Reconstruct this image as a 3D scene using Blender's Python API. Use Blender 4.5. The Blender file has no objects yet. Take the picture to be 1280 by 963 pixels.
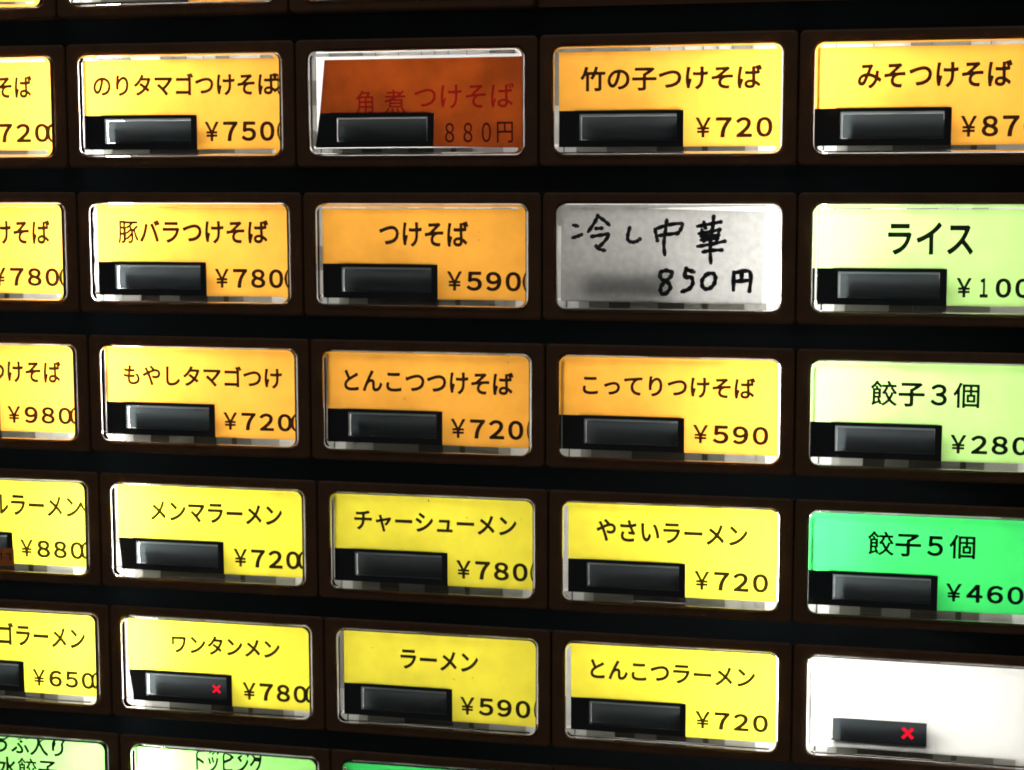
# Backlit menu buttons of a meal-ticket vending machine, seen close up (millimetres in the tables, metres in the scene)
import bpy, bmesh, math, random
import numpy as np
from mathutils import Matrix, Vector

scene = bpy.context.scene
COL = scene.collection
MM = 0.001

# ------------------------------------------------------------------ camera, world, exposure
cam_data = bpy.data.cameras.new('camera')
cam_data.sensor_width = 36.0
cam_data.lens = 61.65
cam_data.clip_start = 0.01
cam_data.clip_end = 20.0
cam = bpy.data.objects.new('camera', cam_data)
COL.objects.link(cam)
rot = Matrix(((0.975098, -0.02424, 0.220447), (0.220386, 0.217005, -0.950967), (-0.024787, 0.975869, 0.216943)))
cam.matrix_world = Matrix.Translation(Vector((77.2476, -271.0172, 64.934)) * MM) @ rot.to_4x4()
scene.camera = cam

world = bpy.data.worlds.new('World')
scene.world = world
world.use_nodes = True
bg = world.node_tree.nodes['Background']
bg.inputs['Color'].default_value = (0.88, 0.92, 1.0, 1)
bg.inputs['Strength'].default_value = 0.035

scene.view_settings.view_transform = 'Standard'
scene.view_settings.look = 'None'
scene.view_settings.exposure = 0.0
scene.view_settings.gamma = 1.0
scene.render.engine = 'CYCLES'
cy = scene.cycles
cy.max_bounces = 14
cy.transmission_bounces = 12
cy.transparent_max_bounces = 12
cy.diffuse_bounces = 7
cy.glossy_bounces = 5
cy.sample_clamp_indirect = 80.0
cy.caustics_reflective = False
cy.caustics_refractive = True
cy.blur_glossy = 0.3
cy.use_denoising = True
cy.filter_width = 1.9

# added cool fill light, high in front, for highlights on the display windows
ld = bpy.data.lights.new('overhead_fill', 'AREA')
ld.shape = 'RECTANGLE'; ld.size = 1.2; ld.size_y = 0.25
ld.energy = 1.2; ld.color = (0.80, 0.90, 1.0)
lo = bpy.data.objects.new('overhead_fill', ld); COL.objects.link(lo)
lo.location = (-0.15, -0.75, 1.25)
lo.rotation_euler = (math.radians(31), 0, 0)

# ------------------------------------------------------------------ layout of the machine (mm)
PITCH_X, PITCH_Y = 40.0, 24.395
TILT = math.radians(6.086)          # each row of keys leans back, its lower edge standing out
ROW_Z = 0.867
CAP_W, CAP_H = 35.06, 16.35
Z_FRONT, Z_CARD = 0.9, -2.3
CARD = (-16.95, 16.9, -7.15, 7.72)          # x0 x1 y0 y1
BLACK = (-17.0, 2.55, -7.15, -1.55)
HOLE = (-13.72, 1.48, -6.12, -2.08)
R = random.Random(11)

def W(x, y, z):                      # machine millimetres (x right, y up, z towards the viewer) -> scene
    return Vector((x, -z, y)) * MM

# ------------------------------------------------------------------ materials
def new_mat(name):
    m = bpy.data.materials.new(name); m.use_nodes = True
    nt = m.node_tree; nt.nodes.clear()
    out = nt.nodes.new('ShaderNodeOutputMaterial')
    return m, nt, out

def nd(nt, kind, **kw):
    n = nt.nodes.new(kind)
    for k, v in kw.items():
        if k in n.inputs: n.inputs[k].default_value = v
        else: setattr(n, k, v)
    return n

def noise_mix(nt, a, b, scale, lo=0.35, hi=0.7, detail=4):
    tc = nd(nt, 'ShaderNodeTexCoord')
    no = nd(nt, 'ShaderNodeTexNoise'); no.inputs['Scale'].default_value = scale; no.inputs['Detail'].default_value = detail
    nt.links.new(tc.outputs['Object'], no.inputs['Vector'])
    mr = nd(nt, 'ShaderNodeMapRange'); mr.inputs['From Min'].default_value = lo; mr.inputs['From Max'].default_value = hi
    nt.links.new(no.outputs['Fac'], mr.inputs['Value'])
    mx = nd(nt, 'ShaderNodeMix', data_type='RGBA')
    mx.inputs[6].default_value = (*a, 1); mx.inputs[7].default_value = (*b, 1)
    nt.links.new(mr.outputs['Result'], mx.inputs[0])
    return mx.outputs[2]

def translucent(name, col, dirt=0.90, scale=260, diff=0.05):
    """paper or film that passes the light of the tubes behind it"""
    m, nt, out = new_mat(name)
    c = noise_mix(nt, col, tuple(v * dirt for v in col), scale)
    t = nd(nt, 'ShaderNodeBsdfTranslucent'); nt.links.new(c, t.inputs['Color'])
    d = nd(nt, 'ShaderNodeBsdfDiffuse'); d.inputs['Color'].default_value = (*[min(1, v) * 0.8 for v in col], 1)
    mx = nd(nt, 'ShaderNodeMixShader'); mx.inputs[0].default_value = diff
    nt.links.new(t.outputs[0], mx.inputs[1]); nt.links.new(d.outputs[0], mx.inputs[2])
    nt.links.new(mx.outputs[0], out.inputs['Surface'])
    return m

def ink(name, col):
    """printed ink: a dark filter lying on the film"""
    m, nt, out = new_mat(name)
    t = nd(nt, 'ShaderNodeBsdfTransparent'); t.inputs['Color'].default_value = (*col, 1)
    nt.links.new(t.outputs[0], out.inputs['Surface'])
    return m

def plastic(name, a, b, rough, scale=300, spec=0.5, bump=0.0):
    m, nt, out = new_mat(name)
    p = nd(nt, 'ShaderNodeBsdfPrincipled'); p.inputs['Roughness'].default_value = rough
    p.inputs['Specular IOR Level'].default_value = spec
    nt.links.new(noise_mix(nt, a, b, scale), p.inputs['Base Color'])
    if bump:
        tc = nd(nt, 'ShaderNodeTexCoord'); no = nd(nt, 'ShaderNodeTexNoise'); no.inputs['Scale'].default_value = 2500
        bp = nd(nt, 'ShaderNodeBump'); bp.inputs['Strength'].default_value = bump; bp.inputs['Distance'].default_value = 0.00008
        nt.links.new(tc.outputs['Object'], no.inputs['Vector']); nt.links.new(no.outputs['Fac'], bp.inputs['Height'])
        nt.links.new(bp.outputs[0], p.inputs['Normal'])
    nt.links.new(p.outputs[0], out.inputs['Surface'])
    return m

def smoked(name, base, through, rough=0.35):
    """nearly black plastic that lets a trace of the tubes' light through"""
    m, nt, out = new_mat(name)
    p = nd(nt, 'ShaderNodeBsdfPrincipled'); p.inputs['Base Color'].default_value = (*base, 1); p.inputs['Roughness'].default_value = rough; p.inputs['Specular IOR Level'].default_value = 0.35
    t = nd(nt, 'ShaderNodeBsdfTranslucent'); t.inputs['Color'].default_value = (*through, 1)
    a = nd(nt, 'ShaderNodeAddShader')
    nt.links.new(p.outputs[0], a.inputs[0]); nt.links.new(t.outputs[0], a.inputs[1]); nt.links.new(a.outputs[0], out.inputs['Surface'])
    return m

def emitter(name, col, strength):
    m, nt, out = new_mat(name)
    e = nd(nt, 'ShaderNodeEmission'); e.inputs['Color'].default_value = (*col, 1); e.inputs['Strength'].default_value = strength
    nt.links.new(e.outputs[0], out.inputs['Surface'])
    return m

def clear_acrylic(name):
    m, nt, out = new_mat(name)
    g = nd(nt, 'ShaderNodeBsdfGlass'); g.inputs['IOR'].default_value = 1.49; g.inputs['Roughness'].default_value = 0.0
    tc = nd(nt, 'ShaderNodeTexCoord'); no = nd(nt, 'ShaderNodeTexNoise'); no.inputs['Scale'].default_value = 350
    bp = nd(nt, 'ShaderNodeBump'); bp.inputs['Strength'].default_value = 0.25; bp.inputs['Distance'].default_value = 0.00006
    nt.links.new(tc.outputs['Object'], no.inputs['Vector']); nt.links.new(no.outputs['Fac'], bp.inputs['Height'])
    nt.links.new(bp.outputs[0], g.inputs['Normal'])
    nt.links.new(g.outputs[0], out.inputs['Surface'])
    return m

M = {
    'orange': translucent('orange_film', (0.97, 0.445, 0.056)),
    'yellow': translucent('yellow_film', (0.93, 0.82, 0.060)),
    'lime': translucent('pale_green_film', (0.50, 0.83, 0.26)),
    'green': translucent('green_film', (0.050, 0.70, 0.145)),
    'mint': translucent('mint_green_film', (0.34, 0.86, 0.22)),
    'white': translucent('white_film', (0.74, 0.76, 0.74), dirt=0.97),
    'paper': translucent('grey_note_paper', (0.36, 0.36, 0.35), dirt=0.80, scale=900, diff=0.2),
    'amber': translucent('dull_amber_film', (0.33, 0.056, 0.006), dirt=0.6, scale=150),
    'ink': ink('brown_black_ink', (0.023, 0.017, 0.022)),
    'ink_solid': ink('dense_black_ink', (0.008, 0.006, 0.006)),
    'ink_red': ink('red_ink', (0.72, 0.10, 0.5)),
    'ink_grey': ink('faded_black_ink', (0.16, 0.06, 0.15)),
    'marker': plastic('black_marker', (0.006, 0.006, 0.006), (0.012, 0.012, 0.012), 0.6),
    'black': plastic('black_print', (0.004, 0.004, 0.004), (0.007, 0.007, 0.007), 0.5),
    'bezel': plastic('dark_brown_plastic', (0.185, 0.078, 0.026), (0.225, 0.10, 0.036), 0.5, bump=0.25),
    'channel': smoked('smoked_black_strip', (0.004, 0.004, 0.0045), (0.019, 0.0235, 0.025)),
    'bar': plastic('black_bar', (0.01, 0.01, 0.01), (0.014, 0.014, 0.014), 0.6),
    'lens': smoked('smoked_window_plastic', (0.012, 0.014, 0.015), (0.040, 0.048, 0.051), 0.28),
    'guide': translucent('milky_leak_strip', (0.34, 0.37, 0.375)),  # for the added strip that stands for light leaking round the window
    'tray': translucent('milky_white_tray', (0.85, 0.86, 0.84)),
    'tray_grey': translucent('tray_tone_grey', (0.30, 0.30, 0.27)),  # this and the next two tray tones stand for the rim's uneven glow
    'tray_dark': translucent('tray_tone_dark', (0.13, 0.12, 0.10)),
    'tray_mid': translucent('tray_tone_mid', (0.55, 0.55, 0.52)),
    'housing': plastic('white_reflector', (0.86, 0.86, 0.85), (0.82, 0.82, 0.81), 0.7, scale=40),
    'module': plastic('grey_module_case', (0.03, 0.03, 0.03), (0.04, 0.04, 0.04), 0.6),
    'tube': emitter('fluorescent_glow', (1.0, 0.98, 0.93), 36.0),
    'tube_dim': emitter('fluorescent_glow_dim', (1.0, 0.98, 0.93), 17.0),
    'cross': emitter('red_cross_glow', (1.0, 0.006, 0.03), 1.0),
    'sticker': plastic('brown_tag', (0.85, 0.25, 0.03), (0.6, 0.15, 0.02), 0.6, scale=600),
    'acrylic': clear_acrylic('clear_acrylic'),
}

# ------------------------------------------------------------------ mesh helpers (local mm, x right, y up, z out)
def finish(name, bm, mats, parent=None, smooth_above=None):
    for v in bm.verts:
        x, y, z = v.co; v.co = (x * MM, -z * MM, y * MM)
    me = bpy.data.meshes.new(name); bm.to_mesh(me); bm.free()
    for m in (mats if isinstance(mats, (list, tuple)) else [mats]): me.materials.append(m)
    return link(name, me, parent)

def link(name, me, parent=None):
    o = bpy.data.objects.new(name, me); COL.objects.link(o)
    if parent: o.parent = parent
    return o

def box(bm, x0, x1, y0, y1, z0, z1, mat=0):
    v = [bm.verts.new(p) for p in ((x0,y0,z0),(x1,y0,z0),(x1,y1,z0),(x0,y1,z0),(x0,y0,z1),(x1,y0,z1),(x1,y1,z1),(x0,y1,z1))]
    for f in ((0,3,2,1),(4,5,6,7),(0,1,5,4),(1,2,6,5),(2,3,7,6),(3,0,4,7)):
        fa = bm.faces.new([v[i] for i in f]); fa.material_index = mat

def rrect(w, h, r, n=6, cx=0, cy=0):
    pts = []
    for qx, qy, a0 in ((1,1,0),(-1,1,90),(-1,-1,180),(1,-1,270)):
        for i in range(n + 1):
            a = math.radians(a0 + 90 * i / n)
            pts.append((cx + qx * (w/2 - r) + r * math.cos(a), cy + qy * (h/2 - r) + r * math.sin(a)))
    return pts

def loft(bm, loops, smooth=None, cap0=False, cap1=False, closed=False, mat=0):
    """loops: list of (points2d, z); faces between consecutive loops"""
    rings = [[bm.verts.new((x, y, z)) for x, y in pts] for pts, z in loops]
    n = len(rings[0])
    pairs = list(zip(range(len(rings)-1), range(1, len(rings))))
    if closed: pairs.append((len(rings)-1, 0))
    for k, (a, b) in enumerate(pairs):
        for i in range(n):
            j = (i + 1) % n
            f = bm.faces.new((rings[a][i], rings[a][j], rings[b][j], rings[b][i]))
            f.smooth = bool(smooth and smooth[k]); f.material_index = mat
    if cap0: bm.faces.new(list(reversed(rings[0])))
    if cap1: bm.faces.new(rings[-1])
    return rings

def fillet_loops(w, h, r, rad, z_side, z_top, n=6, steps=6):
    """from a straight side at z_side round over to the flat front at z_top"""
    out = [(rrect(w, h, r, n), z_side)]
    for i in range(steps + 1):
        a = math.radians(90 * i / steps)
        ins = rad * (1 - math.cos(a))
        out.append((rrect(w - 2*ins, h - 2*ins, max(r - ins, 0.15), n), z_top - rad + rad * math.sin(a)))
    return out

# ------------------------------------------------------------------ shared meshes
def cap_mesh():
    bm = bmesh.new()
    L = fillet_loops(CAP_W, CAP_H, 1.35, 0.55, -2.2, Z_FRONT, n=8, steps=7)
    loft(bm, L, smooth=[False] + [True] * 7, cap0=True, cap1=True)
    for f in bm.faces:
        if abs(f.normal.z) < 0.5 and len(f.verts) == 4 and f.calc_center_median().z < 0.3: f.smooth = True
    bmesh.ops.recalc_face_normals(bm, faces=bm.faces)
    o = finish('acrylic_cap', bm, M['acrylic']); me = o.data; bpy.data.objects.remove(o); return me

def bezel_mesh():
    bm = bmesh.new()
    ow, oh = 39.84, 20.3
    outer = [(rrect(ow, oh, 0.8), -2.95), (rrect(ow, oh, 0.8), -0.45), (rrect(ow-0.2, oh-0.25, 0.75), -0.13), (rrect(ow-0.6, oh-0.8, 0.6), 0.0)]
    inner = [(rrect(36.1, 17.4, 1.8), 0.0), (rrect(35.5, 16.8, 1.55), -0.25), (rrect(35.3, 16.6, 1.5), -0.6), (rrect(35.3, 16.6, 1.5), -2.95)]
    loft(bm, outer + inner, smooth=[False, True, True, False, True, True, False, False], closed=True)
    bmesh.ops.recalc_face_normals(bm, faces=bm.faces)
    o = finish('bezel', bm, M['bezel']); me = o.data; bpy.data.objects.remove(o); return me

CREEP = 1.0
def window_mesh(z=Z_CARD - 0.45, depth=6.0):
    """dark block of the display window, its face gently bowed, with the case behind it"""
    bm = bmesh.new()
    x0, x1, y0, y1 = HOLE[0] + 0.30, HOLE[1] - 0.06, HOLE[2] + 0.10, HOLE[3] - 0.34
    w, h = x1 - x0, y1 - y0; cx, cy = (x0+x1)/2, (y0+y1)/2
    rows = 10; prof = []
    for i in range(rows + 1):
        t = i / rows
        prof.append((y0 + h * t, z - 0.22 * (abs(2*t - 1) ** 3)))
    L = [bm.verts.new((x0, y, zz)) for y, zz in prof]; Rr = [bm.verts.new((x1, y, zz)) for y, zz in prof]
    for i in range(rows):
        f = bm.faces.new((L[i], Rr[i], Rr[i+1], L[i+1])); f.smooth = True
    # the display case stands a little behind the smoked face; light creeps in between from above and the left
    box(bm, x0 + 0.7, x1 + 0.6, y0 - 0.8, y1 - 0.9, z - depth, z - CREEP, 1)
    box(bm, x0 - 0.2, x1 + 0.6, y0 - 0.8, y0 - 0.05, z - CREEP, z - 0.2, 1)
    box(bm, x1 + 0.02, x1 + 0.6, y0, y1 - 0.9, z - CREEP, z - 0.2, 1)
    bmesh.ops.recalc_face_normals(bm, faces=bm.faces)
    o = finish('indicator_window', bm, [M['lens'], M['module']]); me = o.data; bpy.data.objects.remove(o); return me

def guide_mesh():
    bm = bmesh.new()
    x0, x1, y0, y1 = HOLE
    z1, z0 = Z_CARD - 0.06, Z_CARD - 0.35
    g = 0.7
    # added strip imitating backlight that leaks round the window; its top and left legs show through the cut-out
    box(bm, x0 - g, x0 + 0.28, y0 - g, y1 + g, z0, z1)
    box(bm, x0 + 0.28, x1 + g, y1 - 0.32, y1 + g, z0, z1)
    box(bm, x1 - 0.03, x1 + g, y0 - g, y1 - 0.32, z0, z1)
    box(bm, x0 + 0.28, x1 - 0.03, y0 - g, y0 + 0.06, z0, z1)
    o = finish('window_leak_strip', bm, M['guide']); me = o.data; bpy.data.objects.remove(o); return me

def tray_mesh(seed):
    """milky ring behind the rim of the cap, ribbed segments toned to imitate its uneven glow"""
    rr = random.Random(seed); bm = bmesh.new()
    z1, z0 = Z_CARD - 0.12, Z_CARD - 0.6
    X0, X1, Y0, Y1 = -17.5, 17.5, -8.2, 8.2
    # top strip
    x = X0
    while x < X1 - 0.01:
        n = min(X1, x + rr.choice((2.2, 3.0, 3.8, 5.5)))
        if X1 - n < 1.0: n = X1
        m = rr.choice((0, 0, 0, 3))
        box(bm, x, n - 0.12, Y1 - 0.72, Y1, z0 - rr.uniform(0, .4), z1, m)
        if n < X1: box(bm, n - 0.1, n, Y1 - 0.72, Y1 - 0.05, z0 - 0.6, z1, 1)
        x = n
    # sides
    for a, b in ((X0, X0 + 0.55), (X1 - 0.55, X1)):
        y = Y0 + 1.5
        while y < Y1 - 0.73:
            n = min(Y1 - 0.72, y + rr.choice((2.5, 4.0, 6.0)))
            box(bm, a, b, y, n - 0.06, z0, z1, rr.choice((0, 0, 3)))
            y = n
    # bottom strip, its tones imitating brighter and dimmer stretches of the lit rim
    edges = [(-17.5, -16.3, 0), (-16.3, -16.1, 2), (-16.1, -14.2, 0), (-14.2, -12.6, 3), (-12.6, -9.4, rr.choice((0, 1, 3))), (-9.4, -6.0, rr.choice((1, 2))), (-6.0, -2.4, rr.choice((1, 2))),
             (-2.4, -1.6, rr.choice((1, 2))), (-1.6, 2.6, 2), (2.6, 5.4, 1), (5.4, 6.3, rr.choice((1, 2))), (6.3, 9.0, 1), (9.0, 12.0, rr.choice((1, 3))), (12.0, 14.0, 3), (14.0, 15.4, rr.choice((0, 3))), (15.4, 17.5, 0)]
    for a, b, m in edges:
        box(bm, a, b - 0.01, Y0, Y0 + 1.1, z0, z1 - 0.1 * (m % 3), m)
    o = finish('light_frame', bm, [M['tray'], M['tray_grey'], M['tray_dark'], M['tray_mid']]); me = o.data; bpy.data.objects.remove(o); return me

CAP, BEZEL, WINDOW, GUIDE = cap_mesh(), bezel_mesh(), window_mesh(), guide_mesh()
WINDOW_DEEP = window_mesh(z=Z_CARD - 1.4, depth=6.0)
TRAYS = [tray_mesh(s) for s in range(7)]

# ------------------------------------------------------------------ flat films
def film(name, quads, mat, z, parent, thick=0.05):
    """flat film made of convex outlines, with a real thickness"""
    bm = bmesh.new()
    for q in quads:
        a = [bm.verts.new((x, y, z)) for x, y in q]; bm.faces.new(a)
    bmesh.ops.remove_doubles(bm, verts=bm.verts, dist=0.001)
    bmesh.ops.recalc_face_normals(bm, faces=bm.faces)
    return finish(name, bm, mat, parent)

def rect(x0, x1, y0, y1): return [(x0, y0), (x1, y0), (x1, y1), (x0, y1)]

def frame_quads(o, i):
    return [rect(o[0], o[1], i[3], o[3]), rect(o[0], o[1], o[2], i[2]), rect(o[0], i[0], i[2], i[3]), rect(i[1], o[1], i[2], i[3])]

_outlines, _glyphs, _text_cache = {}, {}, {}
def outline(ch):
    """outline of characters of the program's own font, as filled points and faces"""
    if ch in _outlines: return _outlines[ch]
    cu = bpy.data.curves.new('lettering', 'FONT'); cu.body = ch; cu.resolution_u = 4
    ob = bpy.data.objects.new('lettering', cu); COL.objects.link(ob)
    dg = bpy.context.evaluated_depsgraph_get(); dg.update()
    me = bpy.data.meshes.new_from_object(ob.evaluated_get(dg))
    bpy.data.objects.remove(ob); bpy.data.curves.remove(cu)
    V = np.array([(v.co.x, v.co.y) for v in me.vertices])
    me.calc_loop_triangles()
    T = np.array([tuple(t.vertices) for t in me.loop_triangles])
    n = {}
    for t in T:
        for k in ((t[0], t[1]), (t[1], t[2]), (t[2], t[0])):
            k = tuple(sorted(map(int, k))); n[k] = n.get(k, 0) + 1
    E = np.array([k for k, c in n.items() if c == 1])
    bpy.data.meshes.remove(me)
    _outlines[ch] = (V, T, E)
    return _outlines[ch]

def bold_glyph(ch, d, step=0.021):
    """the character grown by d on every side: distance field on a fine grid, contoured"""
    if (ch, d) in _glyphs: return _glyphs[(ch, d)]
    V, T, E = outline(ch)
    m = d + 2 * step
    xs = np.arange(V[:, 0].min() - m, V[:, 0].max() + m + step, step); ys = np.arange(V[:, 1].min() - m, V[:, 1].max() + m + step, step)
    X, Y = np.meshgrid(xs, ys, indexing='ij'); P = np.stack([X.ravel(), Y.ravel()], 1)
    A, B = V[E[:, 0]], V[E[:, 1]]; AB = B - A
    t = np.clip(((P[:, None] - A) * AB).sum(2) / np.maximum((AB * AB).sum(1), 1e-12), 0, 1)
    D = np.sqrt((((A + t[..., None] * AB) - P[:, None]) ** 2).sum(2)).min(1)
    ins = np.zeros(len(P), bool)
    for a, b, c in T:
        a, b, c = V[a], V[b], V[c]
        s1 = (b[0]-a[0])*(P[:,1]-a[1]) - (b[1]-a[1])*(P[:,0]-a[0]); s2 = (c[0]-b[0])*(P[:,1]-b[1]) - (c[1]-b[1])*(P[:,0]-b[0]); s3 = (a[0]-c[0])*(P[:,1]-c[1]) - (a[1]-c[1])*(P[:,0]-c[0])
        ins |= ((s1 >= 0) & (s2 >= 0) & (s3 >= 0)) | ((s1 <= 0) & (s2 <= 0) & (s3 <= 0))
    F = (np.where(ins, -D, D) - d).reshape(X.shape)
    vs, fs, idx = [], [], {}
    def vert(p):
        k = (round(p[0], 6), round(p[1], 6))
        if k not in idx: idx[k] = len(vs); vs.append(k)
        return idx[k]
    nx, ny = F.shape
    for j in range(ny - 1):
        i = 0
        while i < nx - 1:
            f = (F[i, j], F[i+1, j], F[i+1, j+1], F[i, j+1])
            if max(f) < 0:
                k = i
                while k < nx - 1 and max(F[k, j], F[k+1, j], F[k+1, j+1], F[k, j+1]) < 0: k += 1
                fs.append([vert(q) for q in ((xs[i], ys[j]), (xs[k], ys[j]), (xs[k], ys[j+1]), (xs[i], ys[j+1]))])
                i = k; continue
            if min(f) < 0:
                c = ((xs[i], ys[j]), (xs[i+1], ys[j]), (xs[i+1], ys[j+1]), (xs[i], ys[j+1])); poly = []
                for q in range(4):
                    r_ = (q + 1) % 4
                    if f[q] < 0: poly.append(vert(c[q]))
                    if (f[q] < 0) != (f[r_] < 0):
                        u = f[q] / (f[q] - f[r_]); poly.append(vert((c[q][0] + u*(c[r_][0]-c[q][0]), c[q][1] + u*(c[r_][1]-c[q][1]))))
                poly = list(dict.fromkeys(poly))
                if len(poly) > 2: fs.append(poly)
            i += 1
    _glyphs[(ch, d)] = (vs, fs)
    return _glyphs[(ch, d)]

def glyph_mesh(s, bold):
    """a string of full-width characters as one mesh scaled to the unit box"""
    key = (s, bold)
    if key in _text_cache: return _text_cache[key]
    vs, fs = [], []
    for i, ch in enumerate(s):
        gv, gf = bold_glyph(ch, bold * (0.6 if ch in '餃個豚煮角￥' else 1.0)); o = len(vs)
        vs += [(x + i * EM, y) for x, y in gv]; fs += [tuple(q + o for q in f) for f in gf]
    x0 = min(v[0] for v in vs); x1 = max(v[0] for v in vs); y0 = min(v[1] for v in vs); y1 = max(v[1] for v in vs)
    r = ([((x - (x0+x1)/2) / (x1-x0), (y - (y0+y1)/2) / max(y1-y0, 1e-6)) for x, y in vs], fs)
    _text_cache[key] = r
    return r

def em_width():
    return float(outline('ニニ')[0][:, 0].max() - outline('ニ')[0][:, 0].max())
EM = em_width()

def add_text(bm, s, cx, cy, w, h, z, bold):
    vs, fs = glyph_mesh(s, bold)
    bv = [bm.verts.new((cx + x * w, cy + y * h, z)) for x, y in vs]
    for f in fs:
        try: bm.faces.new([bv[i] for i in f])
        except ValueError: pass

def clip_top(bm, y):
    bmesh.ops.bisect_plane(bm, geom=bm.verts[:] + bm.edges[:] + bm.faces[:], plane_co=(0, y, 0), plane_no=(0, 1, 0), clear_outer=True)

FULL = dict(zip('0123456789', '０１２３４５６７８９'))
def price_bm(s, cx, cy, w, h, z):
    bm = bmesh.new()
    n = len(s) + 1; gw = w / (n - 1 + 0.82); pitch = gw
    x0 = cx - w/2
    add_text(bm, '￥', x0 + gw * 0.38, cy, gw * 0.76, h, z, 0.034)
    for i, ch in enumerate(s):
        c = x0 + pitch * (i + 1) + gw * 0.40
        add_text(bm, FULL[ch], c, cy, gw * (0.42 if ch == '1' else 0.80), h, z, 0.034)
    return bm

def brush(bm, pts, r, z):
    """one stroke of a marker: a ribbon with round ends, smoothed through its points"""
    P = [Vector(p) for p in pts]
    out = []
    for i in range(len(P) - 1):
        a = P[max(i-1, 0)]; b = P[i]; c = P[i+1]; d = P[min(i+2, len(P)-1)]
        for k in range(6):
            t = k / 6
            out.append(0.5 * ((2*b) + (c - a)*t + (2*a - 5*b + 4*c - d)*t*t + (3*b - a - 3*c + d)*t*t*t))
    out.append(P[-1])
    prev = None
    for i, p in enumerate(out):
        t = (out[min(i+1, len(out)-1)] - out[max(i-1, 0)]).normalized(); n = Vector((-t.y, t.x))
        rr = r * (1.0 + 0.18 * math.sin(i * 1.3 + pts[0][0]))
        cur = (bm.verts.new((*(p + n*rr), z)), bm.verts.new((*(p - n*rr), z)))
        if prev: bm.faces.new((prev[0], prev[1], cur[1], cur[0]))
        if i in (0, len(out)-1):
            ring = [bm.verts.new((p.x + rr*math.cos(a*math.pi/6), p.y + rr*math.sin(a*math.pi/6), z + 0.002)) for a in range(12)]
            bm.faces.new(ring)
        prev = cur

# ------------------------------------------------------------------ the machine behind the keys
def empty(name, label, cat, group=None):
    o = bpy.data.objects.new(name, None); o.empty_display_size = 0.01; COL.objects.link(o)
    o['label'] = label; o['category'] = cat
    if group: o['group'] = group
    return o

def row_matrix(r, c):
    return Matrix.Translation(W((c - 2) * PITCH_X, -(r - 3) * PITCH_Y, ROW_Z)) @ Matrix.Rotation(-TILT, 4, 'X')

machine = empty('ticket_machine', 'dark brown ticket vending machine front with black strips between rows of lit buttons', 'vending machine')
MISSING = {(0, 3), (0, 4), (6, 3), (6, 4)}
first = None
for r in range(7):
    for c in range(5):
        if (r, c) in MISSING: continue
        o = link('bezel', BEZEL, machine); o.matrix_world = row_matrix(r, c) @ Matrix.Translation(Vector((R.uniform(-.015,.015), 0, R.uniform(-.03,.03))) * MM)

GX0, GX1 = -100.1, 100.1
def strip_mesh():
    bm = bmesh.new()
    # a recessed gloss strip bridging the step from one row to the next
    prof = [(-2.6, -4.0), (-2.6, -1.0), (-2.0, -1.15), (0, -1.5), (2.0, -1.7), (2.6, -1.75), (2.6, -4.0)]
    ya = [bm.verts.new((GX0, y, z)) for y, z in prof]; yb = [bm.verts.new((GX1, y, z)) for y, z in prof]
    for i in range(len(prof) - 1):
        f = bm.faces.new((ya[i], yb[i], yb[i+1], ya[i+1])); f.smooth = 1 <= i <= 4
    bm.faces.new((ya[-1], yb[-1], yb[0], ya[0])); bm.faces.new(list(reversed(ya))); bm.faces.new(yb)
    bmesh.ops.recalc_face_normals(bm, faces=bm.faces)
    for v in bm.verts: v.co.z += 0
    o = finish('channel_strip', bm, M['channel']); me = o.data; bpy.data.objects.remove(o); return me
STRIP = strip_mesh()
for k in range(6):
    o = link('channel_strip', STRIP, machine)
    o.location = W(0, -(k - 3) * PITCH_Y - PITCH_Y / 2, 0.6)

def solid(name, boxes, mat):
    bm = bmesh.new()
    for b in boxes: box(bm, *b)
    return finish(name, bm, mat, machine)

GY1, GY0 = 3 * PITCH_Y + 10.3, -3 * PITCH_Y - 10.3
# added unseen uprights behind the seams, blocking light leaks between the bezels
for k in range(-3, 3):
    solid('seam_blocker', [((k + 0.5) * PITCH_X - 1.2, (k + 0.5) * PITCH_X + 1.2, -84, 84, -5.2, -3.0)], M['bar'])
# plain dark plates closing the front round the keys
solid('side_plate', [(-170, GX0, -130, 130, -5, 0)], M['bezel'])
solid('side_plate', [(GX1, 170, -130, 130, -5, 0)], M['bezel'])
solid('top_plate', [(GX0, GX1, GY1, 130, -5, 0)], M['bezel'])
solid('bottom_plate', [(GX0, GX1, -130, GY0, -5, 0)], M['bezel'])
solid('blank_plate', [(20.1, GX1, 3*PITCH_Y - 10.2, GY1, -4, 0)], M['bezel'])
solid('blank_plate', [(20.1, GX1, GY0, -3*PITCH_Y + 10.2, -4, 0)], M['bezel'])
# reflector box with its tubes
D = -46
solid('reflector_box', [(-104, 104, -84, 84, D - 2, D), (-106, -104, -86, 86, D - 2, -5.2), (104, 106, -86, 86, D - 2, -5.2),
                        (-104, 104, 84, 86, D - 2, -5.2), (-104, 104, -86, -84, D - 2, -5.2)], M['housing'])

def tube(x_top, x_bot, z_top, z_bot, rad, mat):
    bm = bmesh.new(); n = 14
    rings = []
    for t in (0, 1):
        x = x_bot + (x_top - x_bot) * t; z = z_bot + (z_top - z_bot) * t; y = -80 + 160 * t
        rings.append([bm.verts.new((x + rad*math.cos(2*math.pi*i/n), y, z + rad*math.sin(2*math.pi*i/n))) for i in range(n)])
    for i in range(n):
        j = (i+1) % n; bm.faces.new((rings[0][i], rings[0][j], rings[1][j], rings[1][i])).smooth = True
    bm.faces.new(rings[0]); bm.faces.new(rings[1])
    bmesh.ops.recalc_face_normals(bm, faces=bm.faces)
    return finish('fluorescent_tube', bm, mat, machine)
tube(-59, -57, -16, -8.2, 2.0, M['tube'])
tube(61, 60, -14, -16, 3.0, M['tube_dim'])

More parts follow.
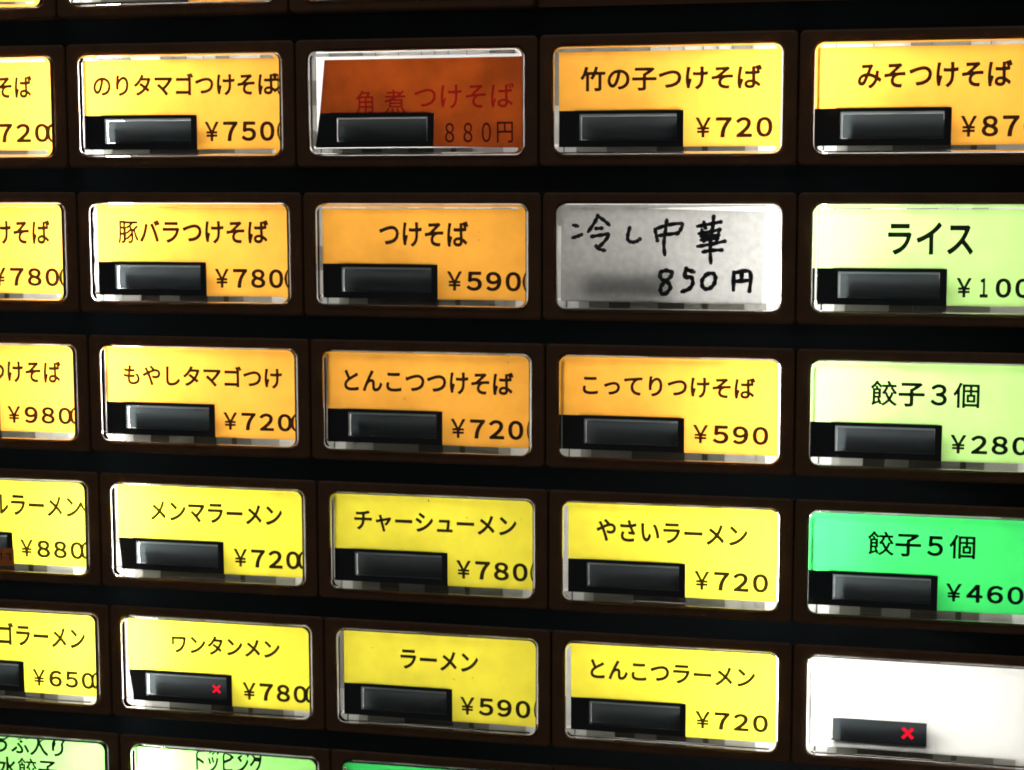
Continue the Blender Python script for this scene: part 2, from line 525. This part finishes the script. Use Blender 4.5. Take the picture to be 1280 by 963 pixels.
# ------------------------------------------------------------------ the keys
TEXT = {
    (1, 1): ('のりタマゴつけそば', (0.55, 3.44, 32.33, 3.68), '750', (10.05, -4.23, 12.13, 3.18)),
    (1, 3): ('竹の子つけそば', (0.37, 3.31, 28.06, 3.8), '720', (10.25, -4.26, 11.82, 3.07)),
    (1, 4): ('みそつけそば', (-0.17, 3.26, 22.36, 3.93), '870', (9.55, -4.4, 11.45, 3.1)),
    (1, 0): ('つけそば', (6.64, 3.38, 13.29, 3.77), '720', (9.85, -4.25, 12.92, 3.13)),
    (2, 0): ('つけそば', (7.51, 3.27, 13.99, 4.16), '780', (9.79, -4.32, 12.54, 3.1)),
    (2, 1): ('豚バラつけそば', (0.34, 3.47, 26.77, 3.95), '780', (10.23, -4.16, 12.06, 3.16)),
    (2, 2): ('つけそば', (0.22, 3.41, 14.95, 4.16), '590', (10.3, -4.14, 12.31, 3.13)),
    (2, 4): ('ライス', (0.03, 3.07, 12.64, 4.97), '100', (9.52, -4.35, 10.89, 2.96)),
    (3, 0): ('つけそば', (7.43, 3.42, 13.8, 3.87), '980', (10.08, -4.19, 12.24, 2.97)),
    (3, 1): ('もやしタマゴつけ', (0.3, 3.25, 28.72, 3.65), '720', (10.22, -4.29, 12.35, 2.99)),
    (3, 2): ('とんこつつけそば', (0.07, 3.25, 28.92, 3.81), '720', (10.12, -4.25, 12.29, 3.18)),
    (3, 3): ('こってりつけそば', (-0.1, 3.42, 27.73, 3.42), '590', (9.99, -4.02, 12.04, 2.95)),
    (3, 4): ('餃子３個', (-0.25, 3.18, 16.42, 4.01), '280', (9.68, -4.4, 11.71, 2.9)),
    (4, 0): ('ルラーメン', (7.31, 3.44, 17.43, 3.74), '880', (10.12, -4.23, 12.29, 3.14)),
    (4, 1): ('メンマラーメン', (1.2, 3.46, 24.2, 3.5), '720', (10.45, -4.16, 12.1, 3.15)),
    (4, 2): ('チャーシューメン', (0.24, 3.32, 28.18, 3.53), '780', (10.16, -4.24, 12.28, 3.1)),
    (4, 3): ('やさいラーメン', (0.21, 3.43, 24.68, 3.68), '720', (10.07, -4.18, 11.98, 3.1)),
    (4, 4): ('餃子５個', (-0.13, 3.31, 16.53, 3.92), '460', (9.8, -4.09, 11.86, 2.89)),
    (5, 0): ('タマゴラーメン', (2.64, 3.55, 24.33, 4.19), '650', (10.38, -4.27, 12.12, 3.07)),
    (5, 1): ('ワンタンメン', (1.39, 3.58, 20.17, 3.42), '780', (10.48, -4.21, 11.94, 3.11)),
    (5, 2): ('ラーメン', (0.32, 3.29, 13.72, 3.45), '590', (10.19, -4.26, 12.28, 3.07)),
    (5, 3): ('とんこつラーメン', (0.15, 3.54, 27.44, 3.31), '720', (10.15, -4.06, 12.03, 2.94)),
    (6, 0): ('とうふ入り', (-0.1, 6.2, 17.5, 3.5), None, None),
    (6, 1): ('トッピング', (0.64, 5.85, 12.83, 3.9), None, None),
}
HAND =  [[(-15.1, 4.95), (-14.39, 4.79)], [(-15.19, 2.96), (-14.55, 3.15), (-13.81, 3.47)], [(-11.19, 6.44), (-11.67, 5.43), (-12.72, 3.92)], [(-11.19, 6.38), (-10.23, 5.75), (-9.33, 4.97)], [(-11.44, 4.43), (-10.54, 4.49)], [(-12.14, 3.16), (-10.7, 3.39), (-9.42, 3.49), (-10.21, 2.29), (-11.23, 1.34)], [(-11.42, 1.65), (-10.85, 1.18), (-10.04, 0.97)], [(-6.07, 4.58), (-6.39, 3.41), (-6.32, 2.63), (-5.74, 2.32), (-5.04, 2.42), (-4.47, 2.8)], [(-2.11, 4.37), (-1.88, 3.44), (-1.69, 2.59)], [(-2.02, 4.37), (-0.07, 5.01), (2.13, 5.23), (1.89, 4.24), (1.36, 3.55)], [(-1.47, 3.35), (-0.06, 3.54), (1.45, 3.77)], [(-0.23, 5.79), (-0.44, 3.91), (-0.67, 2.04), (-0.5, 0.32)], [(4.58, 4.81), (6.5, 5.19), (8.21, 5.51)], [(5.57, 5.5), (5.83, 4.57)], [(7.11, 6.37), (6.98, 4.73)], [(4.81, 3.69), (6.52, 4.01), (8.07, 4.33)], [(5.27, 4.31), (5.6, 2.54)], [(8.01, 4.33), (7.62, 2.71)], [(5.12, 3.26), (7.93, 3.49)], [(4.61, 1.7), (6.54, 2.02), (8.87, 2.53)], [(5.13, 2.7), (7.78, 2.96)], [(5.46, 0.83), (6.86, 1.09), (8.42, 1.16)], [(6.89, 4.42), (6.61, 1.77), (6.73, -0.87)], [(0.63, -2.34), (-0.32, -2.1), (-1.2, -2.51), (-1.0, -3.45), (0.01, -3.98), (0.4, -4.85), (-0.45, -5.81), (-1.08, -5.5), (-1.03, -4.55), (-0.15, -3.66), (0.57, -2.9), (0.63, -2.34)], [(2.89, -1.75), (2.68, -3.1), (3.63, -3.09), (3.95, -4.03), (3.33, -4.97), (2.23, -5.4)], [(2.99, -1.94), (4.15, -2.3)], [(6.13, -2.6), (5.42, -3.54), (5.52, -4.63), (6.31, -4.94), (7.18, -4.3), (7.48, -3.21), (7.06, -2.52), (6.13, -2.6)], [(10.33, -2.24), (10.3, -5.05)], [(10.39, -2.4), (12.81, -2.22), (12.79, -5.17)], [(11.57, -2.38), (11.53, -3.63)], [(10.41, -3.73), (12.67, -3.52)]]

def colour_of(r, c):
    if (r, c) == (1, 2): return 'amber'
    if (r, c) == (2, 3): return 'paper'
    if (r, c) == (5, 4): return 'white'
    if (r, c) in ((2, 4), (3, 4)): return 'lime'
    if (r, c) == (4, 4): return 'green'
    if r == 6: return 'green' if c == 2 else 'mint'
    if r >= 4: return 'yellow'
    return 'orange'
WORD = {'amber': 'dull amber', 'paper': 'grey', 'white': 'white', 'lime': 'pale green', 'green': 'bright green', 'mint': 'pale green', 'yellow': 'yellow', 'orange': 'orange'}
GROUP = 'backlit menu buttons of the ticket machine'
PLACE = {
    (1, 0): 'uppermost of three cut by the left edge', (2, 0): 'middle one of three cut by the left edge', (3, 0): 'lowest orange one cut by the left edge',
    (5, 0): 'at the left edge, beside the red cross',
    (1, 1): 'left of the dull amber button', (2, 1): 'just left of the つけそば ¥590 button',
    (3, 1): 'directly above the yellow メンマ button', (4, 1): 'directly above the yellow button with the red cross', (5, 1): 'with a glowing red cross in its window',
    (2, 2): 'directly below the dull amber button', (3, 2): 'directly above a yellow button', (4, 2): 'between two buttons of the dull amber column',
    (5, 2): 'above a dark green button', (1, 3): 'directly above the grey handwritten note', (3, 3): 'directly below the grey handwritten note',
    (4, 3): 'left of the bright green button', (5, 3): 'left of the blank white button', (1, 4): 'topmost button at the right',
    (2, 4): 'upper pale green one at the right edge', (3, 4): 'directly above the bright green button', (4, 4): 'directly above the blank white button'}

def label_for(r, c):
    col = WORD[colour_of(r, c)]
    if (r, c) == (1, 2): return 'dull amber backlit menu button with a crooked card reading 角煮つけそば 880円 in red'
    if (r, c) == (2, 3): return 'menu button with a grey handwritten note reading 冷し中華 850円 in black marker'
    if (r, c) == (5, 4): return 'blank white backlit menu button with a glowing red cross and no lettering'
    if (r, c) == (6, 0): return 'pale green menu button reading とうふ入り 水餃子 in the bottom left corner'
    if (r, c) == (6, 1): return 'pale green menu button reading トッピング, cut off by the bottom edge'
    if (r, c) == (6, 2): return 'dark green menu button showing only its top edge below the ラーメン ¥590 button'
    if r == 0: return ('orange menu button cut off in the top left corner of the picture',
                       'menu button with only its lower rim showing above the のりタマゴつけそば button',
                       'menu button just showing at the top edge above the dull amber button')[c]
    t, _, p, _ = TEXT[(r, c)]
    if (r, c) == (4, 0): return 'yellow backlit menu button with a small brown tag, ending in ルラーメン ¥880'
    if c == 0: t = {1: 'そば', 2: 'けそば', 3: 'けそば', 5: 'ゴラーメン'}[r]
    return f'{col} menu button reading {t} ¥{p}, {PLACE[(r, c)]}'

ZL = Z_CARD + 0.02
def cross(parent, x, y, size, z):
    bm = bmesh.new()
    for a in (52, -52):
        ca, sa = math.cos(math.radians(a)), math.sin(math.radians(a)); l, t = size * 0.5, size * 0.10
        q = [(x + u*ca*1.0 - v*sa, y + u*sa*0.8 + v*ca) for u, v in ((-l,-t), (l,-t), (l,t), (-l,t))]
        vs = [bm.verts.new((px, py, z + (0.004 if a > 0 else 0))) for px, py in q]; bm.faces.new(vs)
    return finish('cross_mark', bm, M['cross'], parent)

LEFT_EDGE = {(2, 1): -16.85, (4, 1): -17.0, (5, 1): -17.0, (5, 2): -16.75, (5, 3): -16.85, (4, 3): -16.85, (2, 2): -16.95, (2, 4): -16.9, (1, 3): -17.0}

def button(r, c):
    kind = colour_of(r, c)
    root = empty('menu_button', label_for(r, c), 'button', GROUP)
    jit = Matrix.Translation(Vector((R.uniform(-.05,.05), R.uniform(-.06,.04), R.uniform(-.05,.05))) * MM) @ Matrix.Rotation(math.radians(R.uniform(-.12,.12)), 4, 'Y')
    root.matrix_world = row_matrix(r, c) @ jit
    link('acrylic_cap', CAP, root)
    link('light_frame', TRAYS[(r * 5 + c * 3) % 7], root)
    deep = kind == 'paper'
    win = link('indicator_window', WINDOW_DEEP if deep else WINDOW, root)
    dx, dy = R.uniform(-.08, .08), R.uniform(-.06, .06)
    if kind == 'paper':
        film('note_paper', [[(-17.1, -7.1), (14.75, -7.25), (15.05, 7.1), (-17.05, 7.9)]], M['paper'], Z_CARD, root)
        card = root.children[-1]
        bm = bmesh.new()
        for i, s in enumerate(HAND): brush(bm, s, 0.30 if i < 23 else 0.34, ZL + 0.004 * (i % 5))
        finish('handwriting', bm, M['marker'], card)
        return root
    if kind == 'white':
        card = film('blank_card', frame_quads((-17.3, 17.3, -7.15, 8.1), (-13.65, 1.5, -6.0, -2.15)), M['white'], Z_CARD, root)
        cross(win, -1.46, -4.15, 2.7, Z_CARD - 0.42)
        return root
    if kind == 'amber':
        # this card has slipped and leans to the left
        b0, b1, b2, b3 = (-17.05, -7.0), (2.6, -6.95), (2.85, -1.65), (-16.25, -1.5)
        quads = [[b3, b2, (16.8, -1.6), (16.8, 6.95), (-15.35, 6.95)], [b1, (16.8, -7.2), (16.8, -1.6), b2]]
        card = film('label_card', quads, M['amber'], Z_CARD, root)
        h = (-13.4, 1.7, -6.05, -2.2)
        bq = [[b3, (h[0], h[3]), (h[1], h[3]), b2], [b1, b2, (h[1], h[3]), (h[1], h[2])], [b0, b1, (h[1], h[2]), (h[0], h[2])], [b0, (h[0], h[2]), (h[0], h[3]), b3]]
        film('black_border', bq, M['black'], ZL, card)
        link('window_leak_strip', GUIDE, root)
        bm = bmesh.new()
        add_text(bm, '角', -8.7, 0.2, 2.9, 3.7, ZL, 0.012); add_text(bm, '煮', -3.65, 0.25, 3.5, 3.7, ZL, 0.012)
        add_text(bm, 'つけそば', 7.7, 0.95, 16.2, 3.9, ZL, 0.010)
        finish('dish_name', bm, M['ink_red'], card)
        bm = bmesh.new()
        for i, ch in enumerate('８８０円'): add_text(bm, ch, 9.87 - 4.55 + i * 3.0, -4.78, (1.5, 1.5, 1.5, 2.6)[i], 3.1 if i < 3 else 3.3, ZL, 0.008)
        finish('price', bm, M['ink_grey'], card)
        return root
    # ordinary printed card with its cut-out
    x0, x1, y0, y1 = LEFT_EDGE.get((r, c), -17.35) + dx * 0.5, (17.2 if c < 3 else 16.9) + dx * 0.5, CARD[2], (7.48 if r < 4 else 7.62) + dy
    slope = {(4, 1): 0.45, (5, 1): 0.75}.get((r, c), 0.0)     # two cards sit a little askew in their caps
    quads = [[(x0, BLACK[3]), (BLACK[1], BLACK[3]), (BLACK[1], y1), (x0, y1)], rect(BLACK[1], x1, BLACK[3], y1), rect(BLACK[1], x1, y0, BLACK[3])]
    card = film('label_card', quads, M[kind], Z_CARD, root)
    ob = (x0, BLACK[1], y0, BLACK[3])
    bq = frame_quads(ob, HOLE)
    if slope:
        bq = [rect(x0, BLACK[1], HOLE[3], BLACK[3])[0:0] or [(x0 + slope * .2, HOLE[3]), (BLACK[1], HOLE[3]), (BLACK[1], BLACK[3]), (x0, BLACK[3])],
              rect(x0 + slope, BLACK[1], y0, HOLE[2]), [(x0 + slope, HOLE[2]), (HOLE[0], HOLE[2]), (HOLE[0], HOLE[3]), (x0 + slope * .2, HOLE[3])], rect(HOLE[1], BLACK[1], HOLE[2], HOLE[3])]
    film('black_border', bq, M['black'], Z_CARD + 0.004, card)
    link('window_leak_strip', GUIDE, root)
    if (r, c) in TEXT:
        t, (cx, cyy, w, h), p, pb = TEXT[(r, c)]
        bm = bmesh.new()
        add_text(bm, t, cx + dx, cyy + dy, w, h, ZL, 0.027)
        if r == 6: clip_top(bm, y1 - 0.1)
        if (r, c) == (6, 0): add_text(bm, '水餃子', 1.21, 1.9, 11.92, 3.9, ZL, 0.022)
        finish('dish_name', bm, M['ink_solid'] if kind in ('lime', 'green', 'mint') else M['ink'], card)
        if p:
            finish('price', price_bm(p, pb[0] + dx, pb[1], pb[2], pb[3], ZL), M['ink_solid'] if kind in ('lime', 'green') else M['ink'], card)
    if (r, c) == (5, 1): cross(win, -0.55, -4.35, 2.1, Z_CARD - 0.42)
    if (r, c) == (4, 0):
        st = film('brown_tag', [rect(-4.6, 2.75, -7.6, -4.4)], M['sticker'], Z_CARD + 0.03, root)
        bm = bmesh.new()
        for k in range(3): box(bm, 1.9 - k*1.7, 2.05 - k*1.7, -6.6, -5.4, Z_CARD + 0.035, Z_CARD + 0.05); box(bm, 1.2 - k*1.7, 2.05 - k*1.7, -5.5, -5.35, Z_CARD + 0.055, Z_CARD + 0.06)
        finish('tag_mark', bm, M['ink_grey'], st)
    # a few specks of dust caught under the cap
    if (r, c) in ((2, 2), (3, 2), (4, 2), (5, 2), (5, 3)):
        rr = random.Random(r * 7 + c); bm = bmesh.new()
        for _ in range(5):
            sx, sy, s = rr.uniform(-15, 16), rr.uniform(0, 7.2), rr.uniform(.05, .11)
            bm.faces.new([bm.verts.new((sx + s*math.cos(k)*rr.uniform(.7, 1.2), sy + s*math.sin(k), ZL)) for k in range(6)])
        sp = finish('dust_specks', bm, M['ink_grey'], card); sp['kind'] = 'stuff'
    return root

for r in range(7):
    for c in range(5):
        if (r, c) not in MISSING: button(r, c)
